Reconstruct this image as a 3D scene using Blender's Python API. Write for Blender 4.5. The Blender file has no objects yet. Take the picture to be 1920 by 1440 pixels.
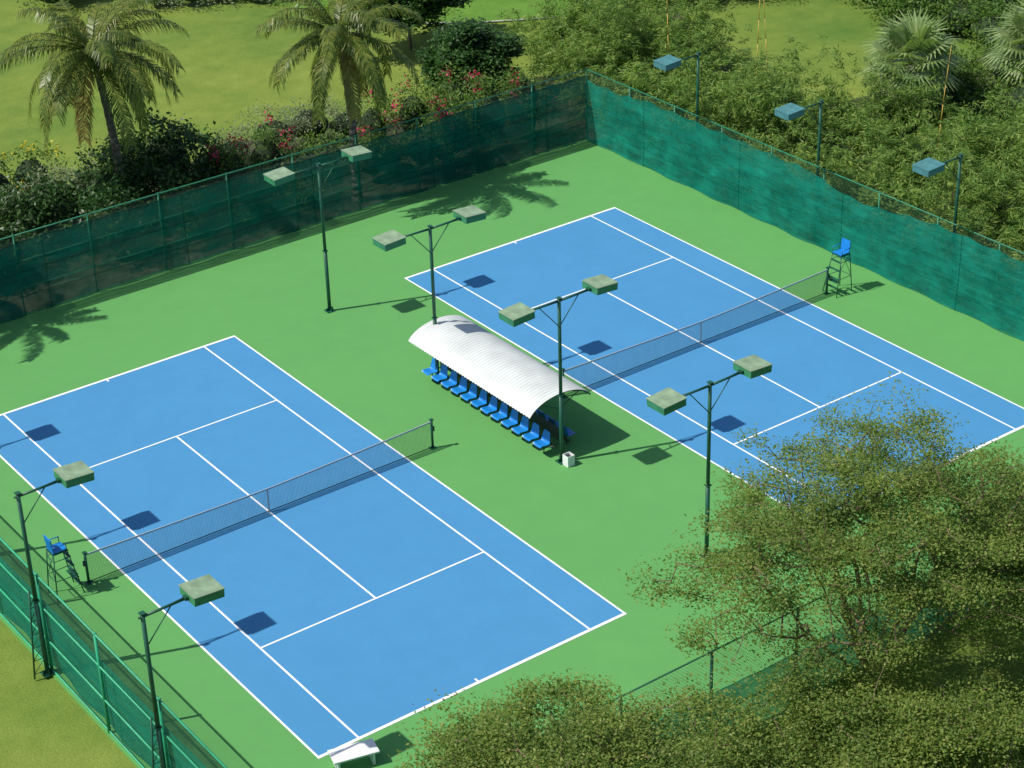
import bpy, math, numpy as np
from mathutils import Vector, Matrix
rng=np.random.default_rng(7)
scene=bpy.context.scene
# ---------------------------------------------------------------- materials
def newmat(name):
    m=bpy.data.materials.new(name);m.use_nodes=True
    nt=m.node_tree;b=nt.nodes["Principled BSDF"];return m,nt,b
def ramp(nt,stops):
    r=nt.nodes.new("ShaderNodeValToRGB");e=r.color_ramp.elements
    while len(e)<len(stops): e.new(0.5)
    for i,(p,c) in enumerate(stops): e[i].position=p;e[i].color=(*c,1)
    return r
def noise(nt,scale,detail=4,rough=.55,coord="Object",vecscale=None):
    tc=nt.nodes.new("ShaderNodeTexCoord");n=nt.nodes.new("ShaderNodeTexNoise")
    n.inputs["Scale"].default_value=scale;n.inputs["Detail"].default_value=detail;n.inputs["Roughness"].default_value=rough
    if vecscale:
        mp=nt.nodes.new("ShaderNodeMapping");mp.inputs["Scale"].default_value=vecscale
        nt.links.new(tc.outputs[coord],mp.inputs[0]);nt.links.new(mp.outputs[0],n.inputs["Vector"])
    else: nt.links.new(tc.outputs[coord],n.inputs["Vector"])
    return n
def mixc(nt,a,b,fac,mode="MIX"):
    m=nt.nodes.new("ShaderNodeMix");m.data_type='RGBA';m.blend_type=mode
    for s,x in ((m.inputs[0],fac),(m.inputs[6],a),(m.inputs[7],b)):
        if hasattr(x,"links"): nt.links.new(x,s)
        elif isinstance(x,(int,float)): s.default_value=x
        else: s.default_value=(*x,1)
    return m.outputs[2]
def simple(name,col,rough=.6,var=.15,scale=3,metal=0,bump=0):
    m,nt,b=newmat(name)
    n=noise(nt,scale,5)
    c0=tuple(x*(1-var) for x in col);c1=tuple(min(1,x*(1+var)) for x in col)
    r=ramp(nt,[(.3,c0),(.7,c1)]);nt.links.new(n.outputs[0],r.inputs[0]);nt.links.new(r.outputs[0],b.inputs["Base Color"])
    b.inputs["Roughness"].default_value=rough;b.inputs["Metallic"].default_value=metal
    if bump:
        bp=nt.nodes.new("ShaderNodeBump");bp.inputs["Strength"].default_value=bump;bp.inputs["Distance"].default_value=.02
        n2=noise(nt,scale*8,3);nt.links.new(n2.outputs[0],bp.inputs["Height"]);nt.links.new(bp.outputs[0],b.inputs["Normal"])
    return m
def leafmat(name,c0,c1,c2,trans=.35,rough=.55,nscale=.6):
    m,nt,b=newmat(name)
    g=nt.nodes.new("ShaderNodeNewGeometry")
    r=ramp(nt,[(0,c0),(.5,c1),(1,c2)]);nt.links.new(g.outputs["Random Per Island"],r.inputs[0])
    n=noise(nt,nscale,3);r2=ramp(nt,[(.3,(.70,.80,.72)),(.7,(1.22,1.15,1.05))]);nt.links.new(n.outputs[0],r2.inputs[0])
    col=mixc(nt,r.outputs[0],r2.outputs[0],1.0,"MULTIPLY")
    nt.links.new(col,b.inputs["Base Color"]);b.inputs["Roughness"].default_value=rough
    b.inputs["Specular IOR Level"].default_value=.3
    t=nt.nodes.new("ShaderNodeBsdfTranslucent");tc=mixc(nt,col,(1.3,1.5,.6),1.0,"MULTIPLY");nt.links.new(tc,t.inputs[0])
    ms=nt.nodes.new("ShaderNodeMixShader");ms.inputs[0].default_value=trans
    nt.links.new(b.outputs[0],ms.inputs[1]);nt.links.new(t.outputs[0],ms.inputs[2])
    nt.links.new(ms.outputs[0],nt.nodes["Material Output"].inputs[0]);return m
def courtmat(name,col,tint):
    m,nt,b=newmat(name)
    n1=noise(nt,.16,5,.6);n2=noise(nt,.9,6,.7);n3=noise(nt,60,2)
    a=mixc(nt,tuple(x*.95 for x in col),tint,n1.outputs[0])
    r=ramp(nt,[(.35,(.96,.965,.97)),(.65,(1.02,1.02,1.02))]);nt.links.new(n2.outputs[0],r.inputs[0])
    a=mixc(nt,a,r.outputs[0],1.0,"MULTIPLY")
    r3=ramp(nt,[(.3,(.93,.93,.93)),(.7,(1.05,1.05,1.05))]);nt.links.new(n3.outputs[0],r3.inputs[0])
    a=mixc(nt,a,r3.outputs[0],1.0,"MULTIPLY")
    n4=noise(nt,3.0,8,.75);r4=ramp(nt,[(.67,(0,0,0)),(.76,(.12,.12,.12))]);nt.links.new(n4.outputs[0],r4.inputs[0])
    a=mixc(nt,a,(.45,.5,.5),r4.outputs[0])
    nt.links.new(a,b.inputs["Base Color"]);b.inputs["Roughness"].default_value=.8;b.inputs["Specular IOR Level"].default_value=.2
    return m
def lawnmat(name,c0,c1,c2):
    m,nt,b=newmat(name)
    n1=noise(nt,.10,4,.6);n2=noise(nt,.9,6,.7);n3=noise(nt,14,4,.7)
    r=ramp(nt,[(.3,c0),(.5,c1),(.72,c2)]);nt.links.new(n1.outputs[0],r.inputs[0])
    r2=ramp(nt,[(.3,(.80,.86,.8)),(.7,(1.13,1.1,1.1))]);nt.links.new(n2.outputs[0],r2.inputs[0])
    r3=ramp(nt,[(.3,(.75,.78,.75)),(.7,(1.2,1.18,1.15))]);nt.links.new(n3.outputs[0],r3.inputs[0])
    a=mixc(nt,r.outputs[0],r2.outputs[0],1.,"MULTIPLY");a=mixc(nt,a,r3.outputs[0],1.,"MULTIPLY")
    nt.links.new(a,b.inputs["Base Color"]);b.inputs["Roughness"].default_value=.9;b.inputs["Specular IOR Level"].default_value=.1
    bp=nt.nodes.new("ShaderNodeBump");bp.inputs["Strength"].default_value=.6;bp.inputs["Distance"].default_value=.05
    nt.links.new(n3.outputs[0],bp.inputs["Height"]);nt.links.new(bp.outputs[0],b.inputs["Normal"]);return m
def screenmat(name,c0,c1,lo,hi,trans=.3):
    m,nt,b=newmat(name)
    n=noise(nt,.7,6,.65);r=ramp(nt,[(.3,c0),(.7,c1)]);nt.links.new(n.outputs[0],r.inputs[0])
    n2=noise(nt,1.0,6,.7,vecscale=(.5,1,4));r2=ramp(nt,[(.35,(.74,.76,.76)),(.65,(1.18,1.16,1.16))]);nt.links.new(n2.outputs[0],r2.inputs[0])
    col=mixc(nt,r.outputs[0],r2.outputs[0],1.,"MULTIPLY")
    d=nt.nodes.new("ShaderNodeBsdfDiffuse");nt.links.new(col,d.inputs[0])
    t=nt.nodes.new("ShaderNodeBsdfTranslucent");nt.links.new(col,t.inputs[0])
    bp=nt.nodes.new("ShaderNodeBump");bp.inputs["Strength"].default_value=.45;bp.inputs["Distance"].default_value=.06
    nt.links.new(n2.outputs[0],bp.inputs["Height"]);nt.links.new(bp.outputs[0],d.inputs["Normal"])
    ms=nt.nodes.new("ShaderNodeMixShader");ms.inputs[0].default_value=trans
    nt.links.new(d.outputs[0],ms.inputs[1]);nt.links.new(t.outputs[0],ms.inputs[2])
    tr=nt.nodes.new("ShaderNodeBsdfTransparent")
    n3=noise(nt,1.1,6,.7,vecscale=(.8,1,1.6));mr=nt.nodes.new("ShaderNodeMapRange");mr.inputs[1].default_value=.35;mr.inputs[2].default_value=.66;mr.inputs[3].default_value=lo;mr.inputs[4].default_value=hi
    nt.links.new(n3.outputs[0],mr.inputs[0])
    m2=nt.nodes.new("ShaderNodeMixShader");nt.links.new(mr.outputs[0],m2.inputs[0])
    nt.links.new(ms.outputs[0],m2.inputs[1]);nt.links.new(tr.outputs[0],m2.inputs[2])
    nt.links.new(m2.outputs[0],nt.nodes["Material Output"].inputs[0]);nt.nodes.remove(b);return m

M={}
M['green']=courtmat("court_green_acrylic",(.100,.308,.088),(.114,.330,.095))
M['blue']=courtmat("court_blue_acrylic",(.058,.236,.455),(.067,.256,.478))
M['line']=simple("line_paint",(.80,.81,.82),.6,.05,6)
M['lawn']=lawnmat("lawn_grass",(.10,.18,.033),(.16,.225,.043),(.22,.265,.055))
M['soil']=simple("garden_soil",(.045,.05,.022),.95,.5,2.5,bump=.5)
M['bed']=lawnmat("groundcover",(.08,.18,.03),(.12,.24,.04),(.17,.30,.06))
M['polegreen']=simple("dark_green_paint",(.010,.080,.046),.45,.25,4)
M['fencegreen']=simple("fence_green_paint",(.014,.20,.10),.5,.25,4)
M['railgreen']=simple("bright_green_rail_paint",(.02,.32,.16),.5,.2,4)
M['wire']=simple("chain_link_wire",(.04,.14,.09),.5,.3,4)
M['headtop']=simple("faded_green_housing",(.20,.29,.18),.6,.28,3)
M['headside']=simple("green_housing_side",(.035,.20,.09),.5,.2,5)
M['headblue']=simple("teal_housing",(.06,.19,.20),.6,.2,5)
M['glass']=simple("lamp_glass",(.25,.27,.26),.2,.1,5)
M['white']=simple("white_metal_roof",(.55,.58,.56),.6,.10,1.2)
M['whitep']=simple("white_plastic",(.72,.73,.73),.4,.05,5)
M['seat']=simple("blue_plastic_seat",(.010,.19,.55),.35,.15,6)
M['dark']=simple("dark_steel",(.02,.025,.025),.5,.3,6)
M['net']=simple("net_cord",(.03,.04,.05),.8,.2,6)
M['tape']=simple("net_tape",(.36,.40,.44),.7,.1,6)
M['bark']=simple("bark",(.13,.095,.06),.9,.35,6,bump=.6)
M['barkred']=simple("red_brown_bark",(.19,.12,.085),.9,.3,6,bump=.5)
M['palmbark']=simple("palm_bark",(.15,.13,.105),.9,.35,9,bump=.8)
M['coco']=simple("coconut",(.36,.32,.06),.4,.25,3)
M['culm']=simple("bamboo_culm",(.50,.33,.05),.5,.3,2)
M['culmg']=simple("green_bamboo_culm",(.14,.20,.05),.5,.3,2)
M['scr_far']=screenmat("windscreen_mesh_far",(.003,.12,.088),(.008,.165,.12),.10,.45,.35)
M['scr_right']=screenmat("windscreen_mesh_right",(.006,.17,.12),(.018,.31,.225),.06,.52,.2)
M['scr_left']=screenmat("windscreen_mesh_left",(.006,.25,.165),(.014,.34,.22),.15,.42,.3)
M['l_near']=leafmat("small_olive_leaves",(.085,.15,.024),(.145,.22,.04),(.25,.285,.08),.42)
M['l_near2']=leafmat("small_green_leaves",(.085,.15,.024),(.15,.225,.04),(.26,.295,.075),.42)
M['l_dark']=leafmat("dark_broad_leaves",(.02,.06,.014),(.035,.09,.02),(.065,.14,.035),.25,.4)
M['l_mid']=leafmat("shrub_leaves",(.06,.13,.022),(.10,.19,.035),(.17,.25,.05),.35)
M['l_grey']=leafmat("grey_green_leaves",(.14,.18,.10),(.21,.25,.15),(.28,.32,.2),.25)
M['l_bam']=leafmat("bamboo_leaves",(.08,.165,.028),(.145,.25,.048),(.28,.35,.085),.4)
M['l_palm']=leafmat("palm_leaflets",(.065,.11,.022),(.12,.165,.033),(.25,.26,.06),.33,.33)
M['l_dry']=leafmat("dry_palm_leaflets",(.20,.15,.04),(.27,.21,.06),(.34,.27,.08),.3)
M['l_fan']=leafmat("fan_palm_leaves",(.15,.23,.08),(.22,.30,.13),(.32,.40,.20),.3,.4)
M['fl_red']=leafmat("magenta_flowers",(.38,.01,.07),(.55,.025,.11),(.65,.06,.18),.3)
M['fl_yel']=leafmat("yellow_flowers",(.6,.42,.02),(.7,.52,.03),(.8,.6,.05),.3)
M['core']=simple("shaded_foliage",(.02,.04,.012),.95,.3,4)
M['stone']=simple("pale_stone_edging",(.38,.38,.34),.85,.2,4)

# ---------------------------------------------------------------- mesh builder
class MB:
    def __init__(s): s.V=[];s.n=0;s.F=[];s.mats=[]
    def mi(s,k):
        if k not in s.mats: s.mats.append(k)
        return s.mats.index(k)
    def add(s,V,F,mat,smooth=False):
        V=np.asarray(V,float).reshape(-1,3);F=np.asarray(F,int)
        s.V.append(V);s.F.append((F+s.n,s.mi(mat),smooth));s.n+=len(V)
    def box(s,c,d,mat,R=None,taper=1):
        x,y,z=[t/2 for t in d]
        V=np.array([[-x,-y,-z],[x,-y,-z],[x,y,-z],[-x,y,-z],[-x*taper,-y*taper,z],[x*taper,-y*taper,z],[x*taper,y*taper,z],[-x*taper,y*taper,z]])
        if R is not None: V=V@np.array(R).T
        s.add(V+np.array(c),[[0,3,2,1],[4,5,6,7],[0,1,5,4],[1,2,6,5],[2,3,7,6],[3,0,4,7]],mat)
    def tubes(s,P0,P1,r0,r1,mat,n=6,smooth=True):
        P0=np.atleast_2d(P0).astype(float);P1=np.atleast_2d(P1).astype(float);m=len(P0)
        r0=np.broadcast_to(r0,(m,));r1=np.broadcast_to(r1,(m,))
        d=P1-P0;L=np.linalg.norm(d,axis=1,keepdims=True);d=d/np.maximum(L,1e-9)
        h=np.where(np.abs(d[:,2:3])<.9,np.array([[0,0,1.]]),np.array([[1.,0,0]]))
        a=np.cross(d,h);a/=np.linalg.norm(a,axis=1,keepdims=True);b=np.cross(d,a)
        th=np.arange(n)*2*math.pi/n
        ring=a[:,None,:]*np.cos(th)[None,:,None]+b[:,None,:]*np.sin(th)[None,:,None]
        V=np.concatenate([P0[:,None]+ring*r0[:,None,None],P1[:,None]+ring*r1[:,None,None]],1).reshape(-1,3)
        i=np.arange(n);j=(i+1)%n
        f=np.stack([i,i+n,j+n,j],1);F=(f[None]+(np.arange(m)*2*n)[:,None,None]).reshape(-1,4)
        s.add(V,F,mat,smooth)
        if m<40 and n>=3:
            caps=np.concatenate([(i[None]+np.arange(m)[:,None]*2*n),(i[::-1][None]+n+np.arange(m)[:,None]*2*n)])
            s.F.append((caps+s.n-len(V),s.mi(mat),False))
    def path(s,pts,r,mat,n=6):
        pts=np.asarray(pts,float);r=np.broadcast_to(r,(len(pts),))
        s.tubes(pts[:-1],pts[1:],r[:-1],r[1:],mat,n)
    def leaves(s,P,D,N,L,W,mat):
        n=len(P);D=D/np.linalg.norm(D,axis=1,keepdims=True)
        S=np.cross(D,N);S/=np.maximum(np.linalg.norm(S,axis=1,keepdims=True),1e-6)
        L=np.broadcast_to(L,(n,))[:,None];W=np.broadcast_to(W,(n,))[:,None]
        V=np.stack([P,P+D*L*.45+S*W*.5,P+D*L,P+D*L*.45-S*W*.5],1).reshape(-1,3)
        s.add(V,np.arange(n*4).reshape(-1,4),mat)
    def grid(s,G,mat,smooth=True):
        a,b=G.shape[:2];idx=np.arange(a*b).reshape(a,b)
        F=np.stack([idx[:-1,:-1],idx[1:,:-1],idx[1:,1:],idx[:-1,1:]],-1).reshape(-1,4)
        s.add(G.reshape(-1,3),F,mat,smooth)
    def build(s,name,loc=(0,0,0),rot=0):
        me=bpy.data.meshes.new(name);V=np.concatenate(s.V)
        me.vertices.add(len(V));me.vertices.foreach_set("co",V.astype(np.float32).ravel())
        loops=np.concatenate([f.ravel() for f,_,_ in s.F]);tot=np.concatenate([np.full(len(f),f.shape[1]) for f,_,_ in s.F])
        st=np.concatenate([[0],np.cumsum(tot)[:-1]])
        me.loops.add(len(loops));me.loops.foreach_set("vertex_index",loops.astype(np.int32))
        me.polygons.add(len(tot));me.polygons.foreach_set("loop_start",st.astype(np.int32))
        me.polygons.foreach_set("material_index",np.concatenate([np.full(len(f),m) for f,m,_ in s.F]).astype(np.int32))
        me.polygons.foreach_set("use_smooth",np.concatenate([np.full(len(f),sm) for f,_,sm in s.F]))
        for k in s.mats: me.materials.append(M[k])
        me.update(calc_edges=True)
        return place(me,name,loc,rot)
def place(me,name,loc,rot=0):
    o=bpy.data.objects.new(name,me);scene.collection.objects.link(o);o.location=loc;o.rotation_euler=(0,0,rot);return o
def unit(n,up=0.):
    v=rng.normal(size=(n,3));v/=np.linalg.norm(v,axis=1,keepdims=True);v[:,2]+=up
    return v/np.linalg.norm(v,axis=1,keepdims=True)

# ---------------------------------------------------------------- ground
def sheet(name,x0,y0,x1,y1,z,mat,n=1):
    b=MB();xs=np.linspace(x0,x1,n+1);ys=np.linspace(y0,y1,n+1);X,Y=np.meshgrid(xs,ys,indexing='ij')
    b.grid(np.stack([X,Y,np.full_like(X,z)],-1),mat,False);return b.build(name)
sheet("ground",-600,-600,700,700,-.07,'lawn')
def poly(name,pts,z,mat):
    b=MB();b.add([(x,y,z) for x,y in pts],[list(range(len(pts)))],mat);return b.build(name)
poly("soil_bed",[(-12,30.9),(33.9,30.9),(33.9,-14),(41,-14),(66,24),(60,27),(52,26),(46,26.5),(43.5,29),(45,33),(47,38),(50,43),(43,43.5),(41.5,38),(34.5,39.5),(30,38.5),(24,41.5),(20,41),(15,39.5),(10,42),(4,44),(-12,44)],-.062,'soil')
X0,X1,Y0,Y1=-4.0,33.78,-6.45,30.65
b=MB();b.box(((X0+X1)/2,(Y0+Y1)/2,-.075),(X1-X0+.16,Y1-Y0+.16,.15),'green');b.build("court_apron")
W=10.97;L=23.77;A=1.37
for ox in (0,18.85):
    sheet("tennis_court",ox,0,ox+W,L,.004,'blue',1)
    b=MB()
    def ln(x0,y0,x1,y1): b.add([(ox+x0,y0,.009),(ox+x1,y0,.009),(ox+x1,y1,.009),(ox+x0,y1,.009)],[[0,1,2,3]],'line')
    w=.065
    for x in (0,A,W-A,W):
        a0=x if x==0 else (x-w if x==W else x-w/2)
        ln(a0,0.11,a0+w,L-.11)
    ln(0,0,W,.11);ln(0,L-.11,W,L)
    for y in (L/2-6.4,L/2+6.4):
        ln(A+w/2,y-w/2,W-A-w/2,y+w/2)
    ln(W/2-w/2,L/2-6.4+w/2,W/2+w/2,L/2+6.4-w/2)
    ln(W/2-w/2,.11,W/2+w/2,.26);ln(W/2-w/2,L-.26,W/2+w/2,L-.11)
    b.build("court_lines")

# ---------------------------------------------------------------- nets
b=MB();hw=6.53
def topz(x): return .914+(1.07-.914)*(np.abs(x)/hw)**1.3
xs=np.arange(-hw,hw+.001,.05);P0=np.stack([xs,0*xs,0*xs+.03],1);P1=np.stack([xs,0*xs,topz(xs)-.03],1)
b.tubes(P0,P1,.0036,.0036,'net',3)
for k in range(21):
    xx=np.linspace(-hw,hw,27);z=.03+(topz(xx)-.06)*k/20;p=np.stack([xx,0*xx,z],1);b.tubes(p[:-1],p[1:],.0036,.0036,'net',3)
xx=np.linspace(-hw,hw,41);tz=topz(xx)
for sgn in (-1,1):
    G=np.stack([np.stack([xx,0*xx+sgn*.012,tz-.055],1),np.stack([xx,0*xx+sgn*.012,tz],1)],0);b.grid(G,'tape')
G=np.stack([np.stack([xx,0*xx-.012,tz],1),np.stack([xx,0*xx+.012,tz],1)],0);b.grid(G,'tape')
b.box((0,0,.45),(.05,.03,.90),'tape')
G=np.stack([np.stack([xx,0*xx,0*xx+.02],1),np.stack([xx,0*xx,0*xx+.06],1)],0);b.grid(G,'net')
for sx in (-1,1):
    b.tubes((sx*(hw+.03),0,0),(sx*(hw+.03),0,1.12),.045,.045,'polegreen',12)
    b.box((sx*(hw+.03),0,.012),(.22,.22,.024),'polegreen');b.box((sx*(hw+.03),0,1.13),(.12,.12,.04),'polegreen')
    b.box((sx*(hw+.10),0,.75),(.06,.05,.18),'dark')
o=b.build("tennis_net",(W/2,L/2,0));place(o.data,"tennis_net",(18.85+W/2,L/2,0))

# ---------------------------------------------------------------- lights
def roty(a): c,s=math.cos(a),math.sin(a);return [[c,0,s],[0,1,0],[-s,0,c]]
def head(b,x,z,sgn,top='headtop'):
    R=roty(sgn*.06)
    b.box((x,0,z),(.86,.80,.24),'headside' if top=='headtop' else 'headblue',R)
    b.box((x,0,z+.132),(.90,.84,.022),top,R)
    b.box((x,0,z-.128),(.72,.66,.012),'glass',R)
    b.box((x-sgn*.48,0,z),(.10,.16,.10),'polegreen',R)
def lamp(kind,top='headtop',lattice=False):
    b=MB();H=6.12
    b.box((0,0,.015),(.34,.34,.03),'polegreen')
    for i in range(4):
        a=i*math.pi/2;b.box((.10*math.cos(a),.10*math.sin(a),.09),(.10 if i%2==0 else .012,.012 if i%2==0 else .10,.12),'polegreen')
    b.tubes([(0,0,0),(0,0,2.6)],[(0,0,2.6),(0,0,H+.1)],[.072,.062],[.072,.06],'polegreen',12)
    b.box((0,0,2.6),(.17,.17,.03),'polegreen');b.box((0,0,H+.11),(.16,.16,.02),'polegreen')
    sides=(-1,1) if kind==2 else ((1,) if kind==1 else (-1,))
    for sd in sides:
        b.tubes((0,0,H),(sd*1.25,0,H+.02),.042,.036,'polegreen',8)
        b.tubes((sd*.82,0,H),(0,0,H-.95),.018,.018,'polegreen',6)
        head(b,sd*1.72,H+.04,sd,top)
        b.tubes((sd*.06,.03,H-.02),(sd*1.3,.03,H+.06),.008,.008,'dark',5)
    if kind!=2: b.tubes((0,0,H),(-sides[0]*.12,0,H),.036,.036,'polegreen',8)
    if lattice:
        ox=-.42 if kind==1 else .42
        b.tubes((ox,0,0),(ox*.35,0,3.0),.028,.028,'polegreen',6)
        zs=np.linspace(.15,2.85,7)
        for i in range(6):
            xa=ox*(1-.65*zs[i]/3);xb=ox*(1-.65*zs[i+1]/3)
            b.tubes((0,0,zs[i]),(xa,0,zs[i]),.014,.014,'polegreen',5)
            b.tubes((xa,0,zs[i]),(0,0,zs[i+1]),.012,.012,'polegreen',5)
    return b
ys=(23.2,15.76,8.33,.9)
me=None
for y in ys:
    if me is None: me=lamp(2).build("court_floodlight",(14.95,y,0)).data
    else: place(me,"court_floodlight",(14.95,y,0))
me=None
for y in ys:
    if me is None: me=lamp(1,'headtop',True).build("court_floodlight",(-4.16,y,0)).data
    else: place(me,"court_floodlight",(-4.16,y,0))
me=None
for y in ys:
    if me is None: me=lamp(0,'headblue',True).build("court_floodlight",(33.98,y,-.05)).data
    else: place(me,"court_floodlight",(33.98,y,-.05))

# ---------------------------------------------------------------- fences
def fence(name,p0,p1,rot,H,mat,scr0,scr1,side,sagamp,seed,rails,postmat='fencegreen',spacing=3.1,pr=.032,gap=.05,rr=.024):
    r=np.random.default_rng(seed);p0=np.array(p0);p1=np.array(p1);Ln=float(np.linalg.norm(p1-p0));b=MB()
    npst=int(round(Ln/spacing));px=np.linspace(0,Ln,npst+1)
    b.tubes(np.stack([px,0*px,0*px-.05],1),np.stack([px,0*px,0*px+H],1),pr,pr,postmat,8)
    b.tubes(np.stack([px,0*px,0*px+H],1),np.stack([px,0*px,0*px+H+.03],1),pr*1.25,pr*.6,postmat,8)
    for z in rails: b.tubes((0,0,z),(Ln,0,z),rr,rr,postmat,6)
    cell=.11;ww=.005
    for sg in (1,-1):
        cs=np.arange(-H,Ln+H,cell)
        xa=cs;xb=cs+H
        za=np.zeros_like(cs)+.04;zb=np.full_like(cs,H)
        if sg<0: za,zb=zb.copy(),za.copy()
        lo=np.clip((0-xa)/(xb-xa),0,1);hi=np.clip((Ln-xa)/(xb-xa),0,1);k=hi>lo+.001
        xa,xb,za,zb,lo,hi=[q[k] for q in (xa,xb,za,zb,lo,hi)]
        A0=np.stack([xa+(xb-xa)*lo,0*xa+side*.03,za+(zb-za)*lo],1);A1=np.stack([xa+(xb-xa)*hi,0*xa+side*.03,za+(zb-za)*hi],1)
        b.tubes(A0,A1,ww*.6,ww*.6,'wire',3,False)
    nx=int(Ln/.18);nz=16;u=np.linspace(.05,Ln-.05,nx);t=np.linspace(0,1,nz)
    ph=r.uniform(0,6,8)
    sag=np.abs(np.sin(u*math.pi/(spacing/2)))*sagamp*.22+sagamp*.8*np.clip(np.sin(u*.33+ph[1])+.3*np.sin(u*.9+ph[2])-.2,0,1)
    topz_=scr1-sag
    U,T=np.meshgrid(u,t,indexing='ij');Z=scr0+(topz_[:,None]-scr0)*T
    Yd=side*(gap+.02+.014*(np.sin(U*2.1+ph[3]+2*T)*np.sin(T*7+ph[4]+U*.5)+.4*np.sin(U*7+ph[5]+5*T)*np.sin(T*13+ph[6])+1.0))
    Yd+=side*.05*(1-T)**4*(1+np.sin(U*2.3))
    b.grid(np.stack([U,Yd,Z],-1),mat)
    for zz in (.33,.66):
        q=int(zz*(nz-1))
        pts=np.stack([u,Yd[:,q]+side*.006,Z[:,q]],1);b.tubes(pts[:-1],pts[1:],.014,.014,mat,4)
    pts=np.stack([u,Yd[:,-1],Z[:,-1]],1);b.tubes(pts[:-1],pts[1:],.018,.018,mat,4)
    for sx in np.arange(4.3,Ln,6.2):
        q=int(sx/Ln*nx);pts=np.stack([np.full(nz,u[q]),Yd[q]+side*.008,Z[q]],1);b.tubes(pts[:-1],pts[1:],.018,.018,mat,4)
    return b.build(name,(p0[0],p0[1],0),rot)
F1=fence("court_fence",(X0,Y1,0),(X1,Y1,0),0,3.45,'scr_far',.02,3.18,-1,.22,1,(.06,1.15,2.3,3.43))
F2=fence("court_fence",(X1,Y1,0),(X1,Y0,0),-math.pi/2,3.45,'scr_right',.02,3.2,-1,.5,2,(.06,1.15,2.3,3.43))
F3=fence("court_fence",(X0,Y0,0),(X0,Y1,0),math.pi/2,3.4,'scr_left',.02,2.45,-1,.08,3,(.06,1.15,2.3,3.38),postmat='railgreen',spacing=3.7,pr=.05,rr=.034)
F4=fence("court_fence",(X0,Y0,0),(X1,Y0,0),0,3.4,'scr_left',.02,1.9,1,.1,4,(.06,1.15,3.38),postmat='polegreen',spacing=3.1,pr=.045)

# ---------------------------------------------------------------- canopy with seats
b=MB();y0,y1=8.75,16.05;xc=15.27;hw2=1.32
ny=640;na=26;yy=np.linspace(y0,y1,ny);th=np.linspace(-1,1,na)
X=xc+hw2*th;Zc=1.88+.78*np.sqrt(np.clip(1-(th*.93)**2,0,1))-.78*math.sqrt(1-.93**2)
for dz in (0,-.012):
    G=np.stack(np.broadcast_arrays(X[None,:],yy[:,None],Zc[None,:]+dz+.014*np.sin(yy*2*math.pi/.155)[:,None]),-1);b.grid(G,'white')
def arcz(x): 
    t=(x-xc)/hw2;return 1.88+.78*math.sqrt(max(0,1-(t*.93)**2))-.78*math.sqrt(1-.93**2)
for y in np.linspace(y0+.08,y1-.08,6):
    p=np.stack([X,0*X+y,Zc-.055],1);b.path(p,.022,'polegreen',6)
    b.tubes((xc,y,0),(xc,y,arcz(xc)-.05),.035,.035,'polegreen',8)
    b.tubes((xc,y,1.75),(xc-.85,y,arcz(xc-.85)-.05),.018,.018,'polegreen',6)
    b.tubes((xc,y,1.75),(xc+.85,y,arcz(xc+.85)-.05),.018,.018,'polegreen',6)
    b.tubes((xc-.5,y,.38),(xc+.5,y,.38),.022,.022,'polegreen',6)
for xq in (-1.24,-.6,0,.6,1.24): b.tubes((xc+xq,y0,arcz(xc+xq)-.045),(xc+xq,y1,arcz(xc+xq)-.045),.016,.016,'polegreen',6)
b.box((xc,(y0+y1)/2,.70),(.05,y1-y0-.2,.50),'dark')
b.box((xc-.30,(y0+y1)/2-.1,.40),(.06,y1-y0-.1,.05),'dark');b.box((xc+.30,(y0+y1)/2-.1,.40),(.06,y1-y0-.1,.05),'dark')
b.build("players_shelter")
def seatmesh():
    b=MB();n=9
    prof=[(-.30,.43),(-.27,.46),(-.15,.445),(-.02,.43),(.08,.44),(.13,.50),(.155,.62),(.18,.75),(.20,.85)]
    v=np.linspace(-1,1,n)
    for off in (0,-.018):
        G=np.zeros((len(prof),n,3))
        for i,(x,z) in enumerate(prof):
            wd=.23 if i<6 else .23-.02*(i-5)
            lip=.035*np.abs(v)**3
            G[i,:,0]=x-(lip*.8 if i>=5 else 0)+(off if i>=5 else 0);G[i,:,1]=v*wd;G[i,:,2]=z+(lip if i<6 else 0)+(off if i<5 else 0)
        b.grid(G,'seat')
    b.box((-.05,0,.40),(.30,.06,.04),'dark');b.tubes((0,0,.40),(0,0,.02),.02,.02,'dark',6)
    return b
sm=None
for i in range(12):
    y=9.12+i*.612
    if sm is None: sm=seatmesh().build("stadium_seat",(14.78,y,0)).data
    else: place(sm,"stadium_seat",(14.78,y,0))
for i in range(12): place(sm,"stadium_seat",(15.76,9.12+i*.612,0),math.pi)

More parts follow.
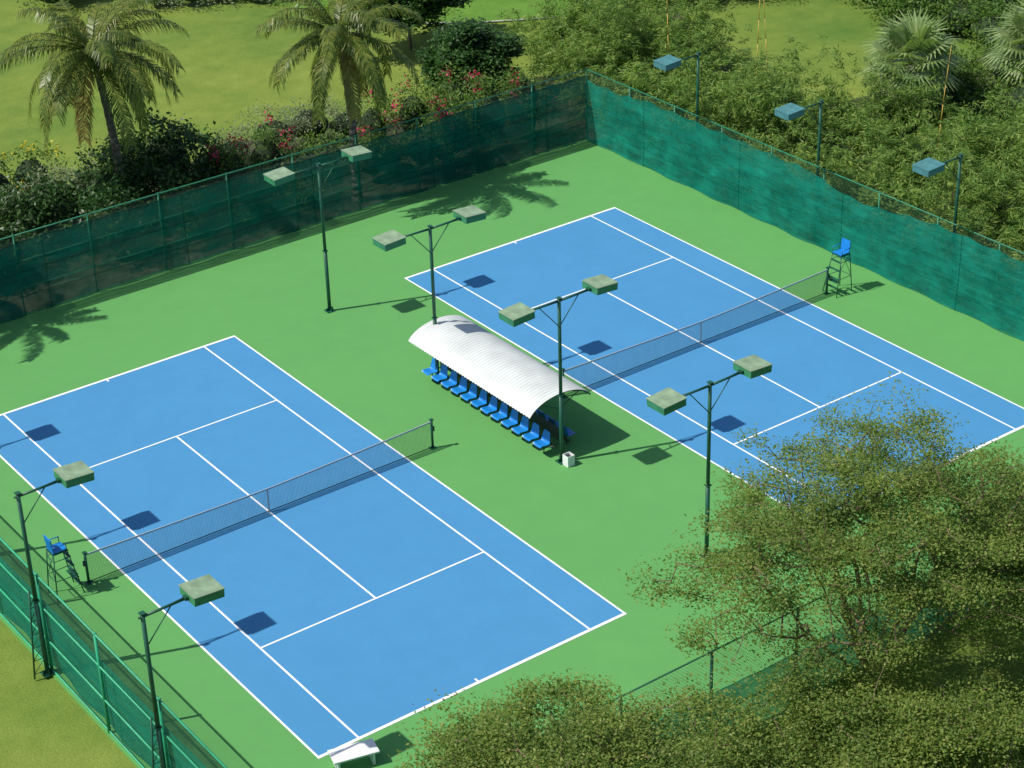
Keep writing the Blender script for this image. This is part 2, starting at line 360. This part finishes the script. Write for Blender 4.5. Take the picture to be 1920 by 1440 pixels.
# ---------------------------------------------------------------- umpire chairs
def umpire():
    b=MB();zt=1.62
    fe=[(.36,.33),(.36,-.33),(-.52,.38),(-.52,-.38)];tp=[(.24,.24),(.24,-.24),(-.22,.24),(-.22,-.24)]
    for (x,y),(u,v) in zip(fe,tp): b.tubes((x,y,0),(u,v,zt),.02,.018,'polegreen',6)
    for z in (.35,.7,1.05,1.38):
        t=z/zt;p=[(f[0]+(q[0]-f[0])*t,f[1]+(q[1]-f[1])*t,z) for f,q in zip(fe,tp)]
        b.box(((p[2][0]+p[3][0])/2,0,z),(.10,p[2][1]*2,.02),'polegreen')
        if z in (.7,1.38):
            for i,j in ((0,1),(0,2),(1,3)): b.tubes(p[i],p[j],.013,.013,'polegreen',5)
    p=[(f[0]+(q[0]-f[0])*.43,f[1]+(q[1]-f[1])*.43,.7) for f,q in zip(fe,tp)]
    b.tubes(p[0],(tp[1][0],tp[1][1],zt),.011,.011,'polegreen',5);b.tubes(p[1],(tp[0][0],tp[0][1],zt),.011,.011,'polegreen',5)
    b.box((0,0,zt),(.52,.50,.03),'polegreen')
    b.box((0,0,zt+.06),(.46,.46,.05),'seat');b.box((.23,0,zt+.30),(.04,.46,.46),'seat',roty(.12))
    for s in (-1,1):
        b.tubes((-.20,s*.26,zt),(-.20,s*.26,zt+.26),.014,.014,'polegreen',6);b.tubes((-.22,s*.26,zt+.26),(.24,s*.26,zt+.28),.016,.016,'seat',6)
    b.box((-.38,0,.57),(.18,.56,.02),'polegreen')
    return b
o=umpire().build("umpire_chair",(31.45,11.75,0));place(o.data,"umpire_chair",(-1.95,11.85,0),math.pi)

b=MB();b.box((0,0,.02),(.26,.26,.04),'whitep')
for s in (-1,1):
    b.box((s*.135,0,.20),(.02,.30,.40),'whitep');b.box((0,s*.14,.20),(.25,.02,.40),'whitep')
b.box((0,0,.30),(.25,.25,.01),'dark')
b.build("waste_bin",(15.0,8.02,0))
b=MB();b.box((0,0,.44),(1.3,.62,.05),'whitep')
for s in (-1,1):
    b.box((s*.5,0,.21),(.06,.5,.41),'whitep')
b.build("white_bench",(.66,-.80,0),-.25)

# ---------------------------------------------------------------- vegetation
def tree(name,base,fork,C,R,nt_,per,leafL,leafW,lmat,bmat,sig=(.33,.33,.13),rtip=.010,zmin=-.35,seed=0,pw=.42,up=1.6,inner=.25,tiers=0,nlimb=0,gap=.48):
    r=np.random.default_rng(seed);base=np.array(base,float);fork=np.array(fork,float);C=np.array(C,float);R=np.array(R,float)
    N=np.zeros((20000,3));par=np.full(20000,-1);n=0
    k=max(3,int(np.linalg.norm(fork-base)/.5))
    for i in range(k+1):
        N[n]=base+(fork-base)*i/k+(r.normal(size=3)*.03 if 0<i<k else 0);par[n]=n-1;n+=1
    forki=n-1
    for q in range(nlimb):
        a=q*2*math.pi/nlimb+r.uniform(-.3,.3);lv=r.uniform(.25,.95);end=C+np.array([math.cos(a)*R[0]*.62*(1.15-lv*.6),math.sin(a)*R[1]*.62*(1.15-lv*.6),R[2]*(lv-.35)])
        prev=forki;st=10
        for i in range(1,st+1):
            f=i/st;pt=fork+(end-fork)*f+np.array([0,0,-.10*np.linalg.norm(end-fork)])*math.sin(f*math.pi)*r.uniform(.4,1)
            N[n]=pt+r.normal(size=3)*.05;par[n]=prev;prev=n;n+=1
    T=[]
    ph=r.uniform(0,6.28,6)
    while len(T)<nt_:
        d=r.normal(size=3);d/=np.linalg.norm(d)
        if d[2]<zmin: continue
        lump=1+.13*math.sin(3*math.atan2(d[1],d[0])+ph[0])+.09*math.sin(5*math.atan2(d[1],d[0])+ph[1]+4*d[2])+.06*math.sin(9*d[0]+7*d[2]+ph[2])
        rr=r.uniform(inner,1)**.55*min(lump,1.12)
        p=C+d*rr*R
        if tiers:
            th_=(p[2]-C[2]+R[2])/(2*R[2])*tiers+.35*math.sin(2*math.atan2(d[1],d[0])+ph[3]);lay=round(th_)
            p[2]+=(lay-th_)*2*R[2]/tiers*.62+r.normal()*.06
            if math.sin(p[0]*1.5+lay*2.1+ph[4])*math.sin(p[1]*1.4+lay*1.3+ph[5])>gap: continue
        T.append(p)
    T=np.array(T);T=T[np.argsort(np.linalg.norm(T-fork,axis=1))]
    w=np.zeros(20000)
    for t in T:
        dd=np.linalg.norm(N[forki:n]-t,axis=1)+.35*np.linalg.norm(N[forki:n]-fork,axis=1)
        j=forki+int(np.argmin(dd));p=N[j].copy();dist=np.linalg.norm(t-p);st=max(1,int(dist/.45));prev=j
        bow=np.array([0,0,.12*dist])*r.uniform(-.5,1)
        for i in range(1,st+1):
            f=i/st;N[n]=p+(t-p)*f+bow*math.sin(f*math.pi)+(r.normal(size=3)*.05 if i<st else 0);par[n]=prev;prev=n;n+=1
        w[prev]+=1
    for i in range(n-1,0,-1): w[par[i]]+=w[i]
    rad=rtip*np.maximum(w[:n],1)**pw
    b=MB();idx=np.arange(1,n);b.tubes(N[par[idx]],N[idx],np.minimum(rad[par[idx]],rad[idx]*1.5),rad[idx],bmat,5)
    kk=np.maximum(10,(per*r.uniform(.45,1.5,len(T))).astype(int))
    cs=np.repeat(T,kk,0);m=len(cs);sz=np.repeat(r.uniform(.6,1.25,len(T)),kk)[:,None]
    P=cs+np.clip(r.normal(size=(m,3)),-1.9,1.9)*np.array(sig)*sz
    Nn=unit(m,up);D=rng.normal(size=(m,3));D-=Nn*np.sum(D*Nn,1,keepdims=True)
    sc=r.uniform(.6,1.3,m)
    b.leaves(P,D,Nn,leafL*sc,leafW*sc,lmat)
    return b.build(name)
def shrub(name,blobs,lmat,leafL,leafW,dens,flowers=None,seed=0,clump=.22,core=True):
    r=np.random.default_rng(seed);b=MB()
    for (x,y,h,rx,ry) in blobs:
        C=np.array([x,y,h*.45]);R=np.array([rx,ry,h*.58])
        nc=max(16,int(dens*(rx*ry+h*(rx+ry)*.6)*8));d=r.normal(size=(nc,3));d/=np.linalg.norm(d,axis=1,keepdims=True);d[:,2]=np.where(d[:,2]<-.4,-d[:,2],d[:,2])
        rr=r.uniform(.62,1.12,nc)[:,None];cc=C+d*rr*R
        per=42;m=nc*per;P=np.repeat(cc,per,0)+r.normal(size=(m,3))*np.array([clump,clump,clump*.7])
        P=P[P[:,2]>-.05];m=len(P)
        Nn=unit(m,1.0);D=r.normal(size=(m,3));D-=Nn*np.sum(D*Nn,1,keepdims=True);sc=r.uniform(.6,1.3,m)
        b.leaves(P,D,Nn,leafL*sc,leafW*sc,lmat)
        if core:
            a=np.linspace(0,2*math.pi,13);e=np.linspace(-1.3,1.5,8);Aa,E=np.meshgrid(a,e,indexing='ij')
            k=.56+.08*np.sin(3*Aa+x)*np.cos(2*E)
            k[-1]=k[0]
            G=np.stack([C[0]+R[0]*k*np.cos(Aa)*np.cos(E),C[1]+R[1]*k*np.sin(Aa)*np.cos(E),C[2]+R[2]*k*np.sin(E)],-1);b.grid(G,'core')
        if flowers:
            fm,fn=flowers;top=cc[(cc[:,2]>C[2]-.1)&(rr[:,0]>.8)];q=max(3,int(len(top)*fn));sel=top[r.choice(len(top),q)];P=np.repeat(sel,22,0)+r.normal(size=(q*22,3))*.15;P+=(P-C)*.10
            Nn=unit(len(P),1.);D=r.normal(size=(len(P),3));b.leaves(P,D,Nn,.13,.12,fm)
    return b.build(name)
# foreground trees
tree("rain_tree",(13.3,-8.3,-.1),(12.95,-8.2,1.5),(12.7,-8.2,5.8),(6.0,4.9,2.85),680,165,.088,.052,'l_near','barkred',seed=3,zmin=-.5,sig=(.34,.34,.10),pw=.45,rtip=.0085,tiers=6,nlimb=11,inner=.12,gap=.66)
tree("rain_tree",(.9,-10.5,-.1),(.9,-10.4,1.8),(.9,-10.1,4.3),(5.2,3.5,2.3),520,220,.09,.053,'l_near2','barkred',seed=5,sig=(.35,.35,.11),tiers=5,gap=.7)
tree("rain_tree",(8.6,-13.2,-.1),(8.6,-13.2,1.3),(8.4,-13.0,3.1),(5.2,3.6,2.0),500,220,.09,.053,'l_near2','barkred',seed=8,sig=(.35,.35,.11),tiers=4,gap=.7)
tree("rain_tree",(19.2,-11.2,-.1),(19.2,-11.2,1.6),(19.0,-10.9,4.1),(4.6,4.1,2.7),480,200,.09,.053,'l_near2','barkred',seed=11,sig=(.35,.35,.11),tiers=5,gap=.7)
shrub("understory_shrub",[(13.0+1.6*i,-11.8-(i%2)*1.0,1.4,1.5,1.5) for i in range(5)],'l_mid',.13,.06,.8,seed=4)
# dark trees beyond the far fence
tree("dark_leaf_tree",(32.8,38.6,-.1),(32.8,38.6,.7),(32.6,38.2,1.9),(2.2,2.0,2.0),170,180,.22,.12,'l_dark','bark',seed=21,zmin=-.7)
tree("dark_leaf_tree",(34.6,46.5,-.1),(34.6,46.5,1.2),(34.4,46.5,3.2),(3.4,2.8,2.8),170,170,.24,.13,'l_dark','bark',seed=22,zmin=-.7)
# palms
def palm(name,base,top,seed,nf=34,FL=4.3):
    r=np.random.default_rng(seed);b=MB();base=np.array(base,float);top=np.array(top,float)
    k=26;t=np.linspace(0,1,k);bend=np.sin(t*math.pi)*.18
    P=base+(top-base)*t[:,None];P[:,0]+=bend
    rad=.20-.055*t+.10*np.exp(-t*14);rad=rad*(1+.07*np.where(np.arange(k)%2==0,1,-1))
    b.path(P,rad,'palmbark',10)
    for i in range(nf):
        az=i*2.39996+r.uniform(-.25,.25);f=i/nf;el=math.radians(72-112*f+r.uniform(-9,9));fl=FL*r.uniform(.82,1.08)*(.75 if f<.12 else 1)
        dry=f>.93
        ns=16;seg=fl/ns;p=top.copy()+np.array([math.cos(az),math.sin(az),0])*.08;pts=[p.copy()];e=el
        tw=r.uniform(-.02,.02);dr=r.uniform(.85,1.3)
        for s in range(ns):
            az_=az+tw*s;e=e-math.radians(1.8+6.8*(s/ns)**1.3)*dr*(1.0 if e>-1.35 else 0.1)
            p=p+seg*np.array([math.cos(az_)*math.cos(e),math.sin(az_)*math.cos(e),math.sin(e)]);pts.append(p.copy())
        pts=np.array(pts);b.path(pts,np.linspace(.04,.007,len(pts)),'l_dry' if dry else 'l_palm',4)
        nl=84;u=np.linspace(.12,.998,nl)*ns;ii=np.minimum(u.astype(int),ns-1);fr=(u-ii)[:,None]
        Q=pts[ii]*(1-fr)+pts[ii+1]*fr;tan=pts[ii+1]-pts[ii];tan/=np.linalg.norm(tan,axis=1,keepdims=True)
        side=np.array([-math.sin(az),math.cos(az),0])
        upv=np.cross(tan,side)*-1;upv*=np.sign(upv[:,2:3]+1e-6)
        ll=(.70*np.sin(np.clip(u/ns*1.0+.14,0,1)*math.pi*.84)**.6+.12)*r.uniform(.85,1.1,nl)*FL/4.3
        for sg in (-1,1):
            D=side*sg*.78+tan*.60+upv*.06+np.array([0,0,-.18])+r.normal(size=(nl,3))*.09;D/=np.linalg.norm(D,axis=1,keepdims=True)
            D2=D*.62+np.array([0,0,-.80])+r.normal(size=(nl,3))*.11;D2/=np.linalg.norm(D2,axis=1,keepdims=True)
            mid=Q+D*ll[:,None]*.5;tip=mid+D2*ll[:,None]*.55
            w=np.cross(D,upv);w/=np.linalg.norm(w,axis=1,keepdims=True);w*=.021
            V=np.stack([Q-w*.6,Q+w*.6,mid+w,mid-w,tip+w*.2,tip-w*.2],1).reshape(-1,3);o=np.arange(nl)[:,None]*6
            F=np.concatenate([o+np.array([[0,1,2,3]]),o+np.array([[3,2,4,5]])]);b.add(V,F,'l_dry' if dry else 'l_palm')
    for i in range(15):
        a=r.uniform(0,6.28);c=top+np.array([math.cos(a)*.36,math.sin(a)*.36,-.15-r.uniform(0,.5)])
        th=np.linspace(0,2*math.pi,9);ph=np.linspace(-math.pi/2,math.pi/2,6);Aa,E=np.meshgrid(th,ph,indexing='ij')
        b.grid(np.stack([c[0]+.14*np.cos(Aa)*np.cos(E),c[1]+.14*np.sin(Aa)*np.cos(E),c[2]+.17*np.sin(E)],-1),'coco')
    return b.build(name)
palm("coconut_palm",(12.6,35.8,-.1),(12.0,35.8,8.05),31)
palm("coconut_palm",(21.7,31.7,-.1),(21.3,31.6,7.75),32,FL=4.0,nf=30)
palm("coconut_palm",(-1.2,32.2,-.1),(-1.0,32.1,8.5),33,nf=18,FL=3.2)
def fanpalm(name,base,h,seed,nf=30,R=1.5):
    r=np.random.default_rng(seed);b=MB();base=np.array(base,float);top=base+np.array([0,0,h])
    b.path([base,base+(top-base)*.5,top],[.2,.17,.15],'palmbark',9)
    for i in range(nf):
        az=i*2.39996;el=math.radians(80-115*i/nf);d=np.array([math.cos(az)*math.cos(el),math.sin(az)*math.cos(el),math.sin(el)])
        p1=top+d*R*.6;b.tubes(top,p1,.02,.012,'l_fan',4)
        side=np.array([-math.sin(az),math.cos(az),0]);nb=22;an=np.linspace(-2.0,2.0,nb)
        D=d*np.cos(an)[:,None]+side*np.sin(an)[:,None];n_=np.cross(side,d)
        D2=D+np.array([0,0,-.55]);D2/=np.linalg.norm(D2,axis=1,keepdims=True);S=np.cross(D,n_);S/=np.linalg.norm(S,axis=1,keepdims=True)
        Lf=R*.62*r.uniform(.9,1.1,nb)[:,None];mid=p1+D*Lf*.6;tip=mid+D2*Lf*.5
        V=np.stack([p1-S*.01,p1+S*.01,mid+S*.065,mid-S*.065,tip+S*.008,tip-S*.008],1).reshape(-1,3);o=np.arange(nb)[:,None]*6
        b.add(V,np.concatenate([o+np.array([[0,1,2,3]]),o+np.array([[3,2,4,5]])]),'l_fan')
    return b.build(name)
fanpalm("fan_palm",(46.6,22.6,-.1),2.9,41,R=2.1);fanpalm("fan_palm",(52.6,20.4,-.1),2.8,42,R=2.1)

# bamboo thicket behind the right fence
def bamboo(name,pts,hf,k,seed,lean=None,LL=(.18,.34)):
    r=np.random.default_rng(seed);n=len(pts);b=MB();h=hf(pts)*r.uniform(.7,1.15,n)
    az=r.uniform(0,6.28,n);ln=np.stack([np.cos(az),np.sin(az)],1)
    if lean is not None: ln=ln*.7+np.array(lean)
    near=pts[:,0]<35.6
    ln[near,0]=np.where(ln[near,0]<-.35,-.35,ln[near,0])
    amt=r.uniform(.15,.55,n)
    def pos(i,t): 
        q=np.zeros((len(i),3));q[:,:2]=pts[i]+ln[i]*(amt[i]*h[i]*t**2.2)[:,None];q[:,2]=h[i]*(t-.28*t**3*amt[i]*2);return q
    ts=np.linspace(0,1,6);ii=np.arange(n)
    for a in range(5): b.tubes(pos(ii,np.full(n,ts[a])),pos(ii,np.full(n,ts[a+1])),.012*(1-ts[a]*.7),.012*(1-ts[a+1]*.7),'culmg',3)
    i=np.repeat(ii,k);m=len(i);t=r.uniform(.12,1.0,m)**.75
    t=np.round(t*9+r.normal(size=m)*.18)/9;az2=(i*7.1+np.round(t*9)*2.4)
    P=pos(i,np.clip(t,0,1.03));spr=.48*r.uniform(.1,1,m)*(1.1-.5*t);P[:,0]+=np.cos(az2)*spr;P[:,1]+=np.sin(az2)*spr;P[:,2]+=-.25*spr+r.normal(size=m)*.07
    P[:,:2]+=r.normal(size=(m,2))*.09
    D=np.stack([np.cos(az2)*.8+r.normal(size=m)*.5,np.sin(az2)*.8+r.normal(size=m)*.5,r.uniform(-.8,.25,m)],1)
    Nn=unit(m,1.4);L_=r.uniform(*LL,m)
    k_=(P[:,0]>34.05)|(P[:,2]>3.5);P,D,Nn,L_=P[k_],D[k_],Nn[k_],L_[k_]
    b.leaves(P,D,Nn,L_,L_*.19,'l_bam');return b.build(name)
def xmax(y): return 4.5+max(0,y-3)*.85 if y<14 else (13.8-(y-14)*.47)
pts=[]
while len(pts)<1300:
    y=rng.uniform(-6,34);x=34.6+rng.uniform(0,1)**.9*xmax(y)
    if math.sin(x*1.35+1.2*math.sin(y*.6))*math.sin(y*1.05+.7*math.sin(x*.8))>.45 and x>35.5: continue
    if math.hypot(x-46.6,y-22.6)<2.2: continue
    pts.append((x,y))
pts=np.array(pts)
bamboo("bamboo_thicket",pts,lambda p:3.6+1.1*np.sin(p[:,0]*.9+p[:,1]*.5)+1.0*np.sin(p[:,1]*.55+1)+np.clip((p[:,1]-24)*.14,0,1.4),175,51,lean=(-.12,0))
pts=np.stack([rng.uniform(34.45,35.2,190),rng.uniform(-4,31,190)],1)
bamboo("bamboo_thicket",pts,lambda p:4.1+.9*np.sin(p[:,1]*.8),130,52,lean=(-.15,0))
u_=[];
while len(u_)<52:
    y=rng.uniform(-4,33);x=35.9+rng.uniform(0,1)*(xmax(y)-1.6);u_.append((x,y,rng.uniform(1.2,2.0),1.5,1.5))
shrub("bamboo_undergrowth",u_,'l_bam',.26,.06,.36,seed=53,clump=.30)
b=MB()
for (x,y,h,dx,dy) in [(40,26,7.6,.6,.5),(40.4,25.6,6.4,.2,.7),(38.6,30.5,6.9,.3,.6),(42.5,17,6.0,.6,.2)]:
    t=np.linspace(0,1,8);p=np.stack([x+dx*t**2,y+dy*t**2,h*t],1);b.path(p,.030*(1-.6*t),'culm',6)
b.build("bamboo_culms")
# right background planting
bl=[(47.0+rng.uniform(-2.5,14),rng.uniform(4,24.0)) for _ in range(140)]
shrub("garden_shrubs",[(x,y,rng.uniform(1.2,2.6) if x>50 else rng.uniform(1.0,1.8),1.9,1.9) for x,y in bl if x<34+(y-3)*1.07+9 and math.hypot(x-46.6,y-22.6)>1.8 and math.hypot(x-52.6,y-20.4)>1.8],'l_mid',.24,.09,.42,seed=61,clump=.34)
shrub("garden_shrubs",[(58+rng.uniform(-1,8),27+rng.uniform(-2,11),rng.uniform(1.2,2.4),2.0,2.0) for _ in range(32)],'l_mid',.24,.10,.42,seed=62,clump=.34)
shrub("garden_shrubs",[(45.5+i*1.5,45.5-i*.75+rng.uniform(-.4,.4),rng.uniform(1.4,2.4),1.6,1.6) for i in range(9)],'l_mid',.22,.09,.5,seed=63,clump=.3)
pts=np.stack([rng.uniform(37,45.0,230),rng.uniform(32.5,41.0,230)],1)
bamboo("bamboo_thicket",pts,lambda p:4.2+.8*np.sin(p[:,0]*1.3),175,54)
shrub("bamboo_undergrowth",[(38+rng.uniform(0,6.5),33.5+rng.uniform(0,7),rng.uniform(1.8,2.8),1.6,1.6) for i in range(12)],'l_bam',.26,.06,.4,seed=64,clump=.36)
# far bed with edging
b=MB();ed=[(35.5,52.0),(37.5,49.3),(40,47.4),(43.4,45.4),(46,44.6)]
b.add([(35.5,52.0,-.05),(37.5,49.3,-.05),(40,47.4,-.05),(43.4,45.4,-.05),(46,44.6,-.05),(60,44,-.05),(60,70,-.05),(33,72,-.05),(32,60,-.05)],[[0,1,2,3,4,5,6,7,8]],'bed');b.build("groundcover_bed")
b=MB();e=np.array(ed);e3=np.c_[e,np.full(len(e),0.)];b.path(e3,.05,'stone',6);b.build("stone_edging")
shrub("groundcover_shrubs",[(37.5+rng.uniform(0,12),52.5+rng.uniform(-1,5),rng.uniform(.4,.9),1.6,1.6) for _ in range(26)],'l_bam',.2,.08,.45,seed=65,clump=.3,core=False)
shrub("bougainvillea",[(24+rng.uniform(-1.5,2.0),66.0+rng.uniform(-1,2),1.9,1.5,1.2) for _ in range(4)],'l_mid',.2,.1,.5,('fl_red',.8),seed=66,clump=.3)
shrub("garden_shrubs",[(28+i*1.5,62.3-i*1.05+rng.uniform(-.5,.5),rng.uniform(.8,1.6),1.3,1.3) for i in range(8)],'l_grey',.2,.08,.5,seed=67,clump=.3)
# border behind the far fence
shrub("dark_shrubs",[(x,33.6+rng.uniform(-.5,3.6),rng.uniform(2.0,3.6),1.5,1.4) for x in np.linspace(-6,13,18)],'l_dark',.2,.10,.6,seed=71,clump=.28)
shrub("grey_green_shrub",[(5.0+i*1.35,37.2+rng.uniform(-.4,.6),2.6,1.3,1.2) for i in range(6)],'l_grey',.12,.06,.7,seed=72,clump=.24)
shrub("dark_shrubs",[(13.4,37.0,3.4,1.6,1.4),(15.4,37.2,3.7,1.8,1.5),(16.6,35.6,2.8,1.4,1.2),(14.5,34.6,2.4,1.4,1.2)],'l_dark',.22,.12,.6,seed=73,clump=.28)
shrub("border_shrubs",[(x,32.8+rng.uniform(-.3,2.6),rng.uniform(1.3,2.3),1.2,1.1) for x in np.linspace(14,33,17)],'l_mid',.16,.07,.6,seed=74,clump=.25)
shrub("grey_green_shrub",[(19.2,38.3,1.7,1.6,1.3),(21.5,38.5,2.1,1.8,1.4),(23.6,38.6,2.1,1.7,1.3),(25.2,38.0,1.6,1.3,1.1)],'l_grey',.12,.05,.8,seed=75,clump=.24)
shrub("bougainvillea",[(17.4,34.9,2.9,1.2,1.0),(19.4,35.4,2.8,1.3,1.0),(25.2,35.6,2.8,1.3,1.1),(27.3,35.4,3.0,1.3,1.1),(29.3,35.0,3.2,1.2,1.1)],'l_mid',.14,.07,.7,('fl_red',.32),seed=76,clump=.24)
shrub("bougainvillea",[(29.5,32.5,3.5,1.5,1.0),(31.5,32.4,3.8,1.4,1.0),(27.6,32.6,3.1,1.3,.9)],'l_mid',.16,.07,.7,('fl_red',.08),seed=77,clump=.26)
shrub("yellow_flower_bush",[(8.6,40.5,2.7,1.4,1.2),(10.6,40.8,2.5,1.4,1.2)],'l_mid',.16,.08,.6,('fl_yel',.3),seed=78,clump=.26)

# ---------------------------------------------------------------- light
sd=Vector((4.32,-1.63,-6.15)).normalized()
sun=bpy.data.lights.new("sun",'SUN');sun.energy=5.0;sun.angle=math.radians(.5);sun.color=(1,.95,.87)
so=bpy.data.objects.new("sun",sun);scene.collection.objects.link(so);so.rotation_euler=sd.to_track_quat('-Z','Y').to_euler();so.location=(0,0,60)
wd=bpy.data.worlds.new("World");scene.world=wd;wd.use_nodes=True;nt=wd.node_tree
sk=nt.nodes.new("ShaderNodeTexSky");sk.sky_type='NISHITA';sk.sun_disc=False
sk.sun_elevation=math.asin(-sd.z);sk.sun_rotation=math.atan2(-sd.x,-sd.y)%(2*math.pi)
nt.links.new(sk.outputs[0],nt.nodes["Background"].inputs[0]);nt.nodes["Background"].inputs[1].default_value=.12
# ---------------------------------------------------------------- camera
yaw,pit,rol,f=.9469,-.5014,-.0316,3843.7
fw=Vector((math.cos(pit)*math.cos(yaw),math.cos(pit)*math.sin(yaw),math.sin(pit)));ri=fw.cross(Vector((0,0,1))).normalized();up=ri.cross(fw)
r2=ri*math.cos(rol)+up*math.sin(rol);u2=-ri*math.sin(rol)+up*math.cos(rol)
cam=bpy.data.cameras.new("camera");cam.sensor_fit='HORIZONTAL';cam.sensor_width=36;cam.lens=36*f/1920;cam.clip_end=3000;cam.clip_start=.5
co=bpy.data.objects.new("camera",cam);scene.collection.objects.link(co)
Mx=Matrix((r2,u2,-fw)).transposed().to_4x4();Mx.translation=Vector((-21.4627,-39.4801,36.0083));co.matrix_world=Mx
scene.camera=co
scene.view_settings.view_transform='Standard';scene.view_settings.look='None';scene.view_settings.exposure=0
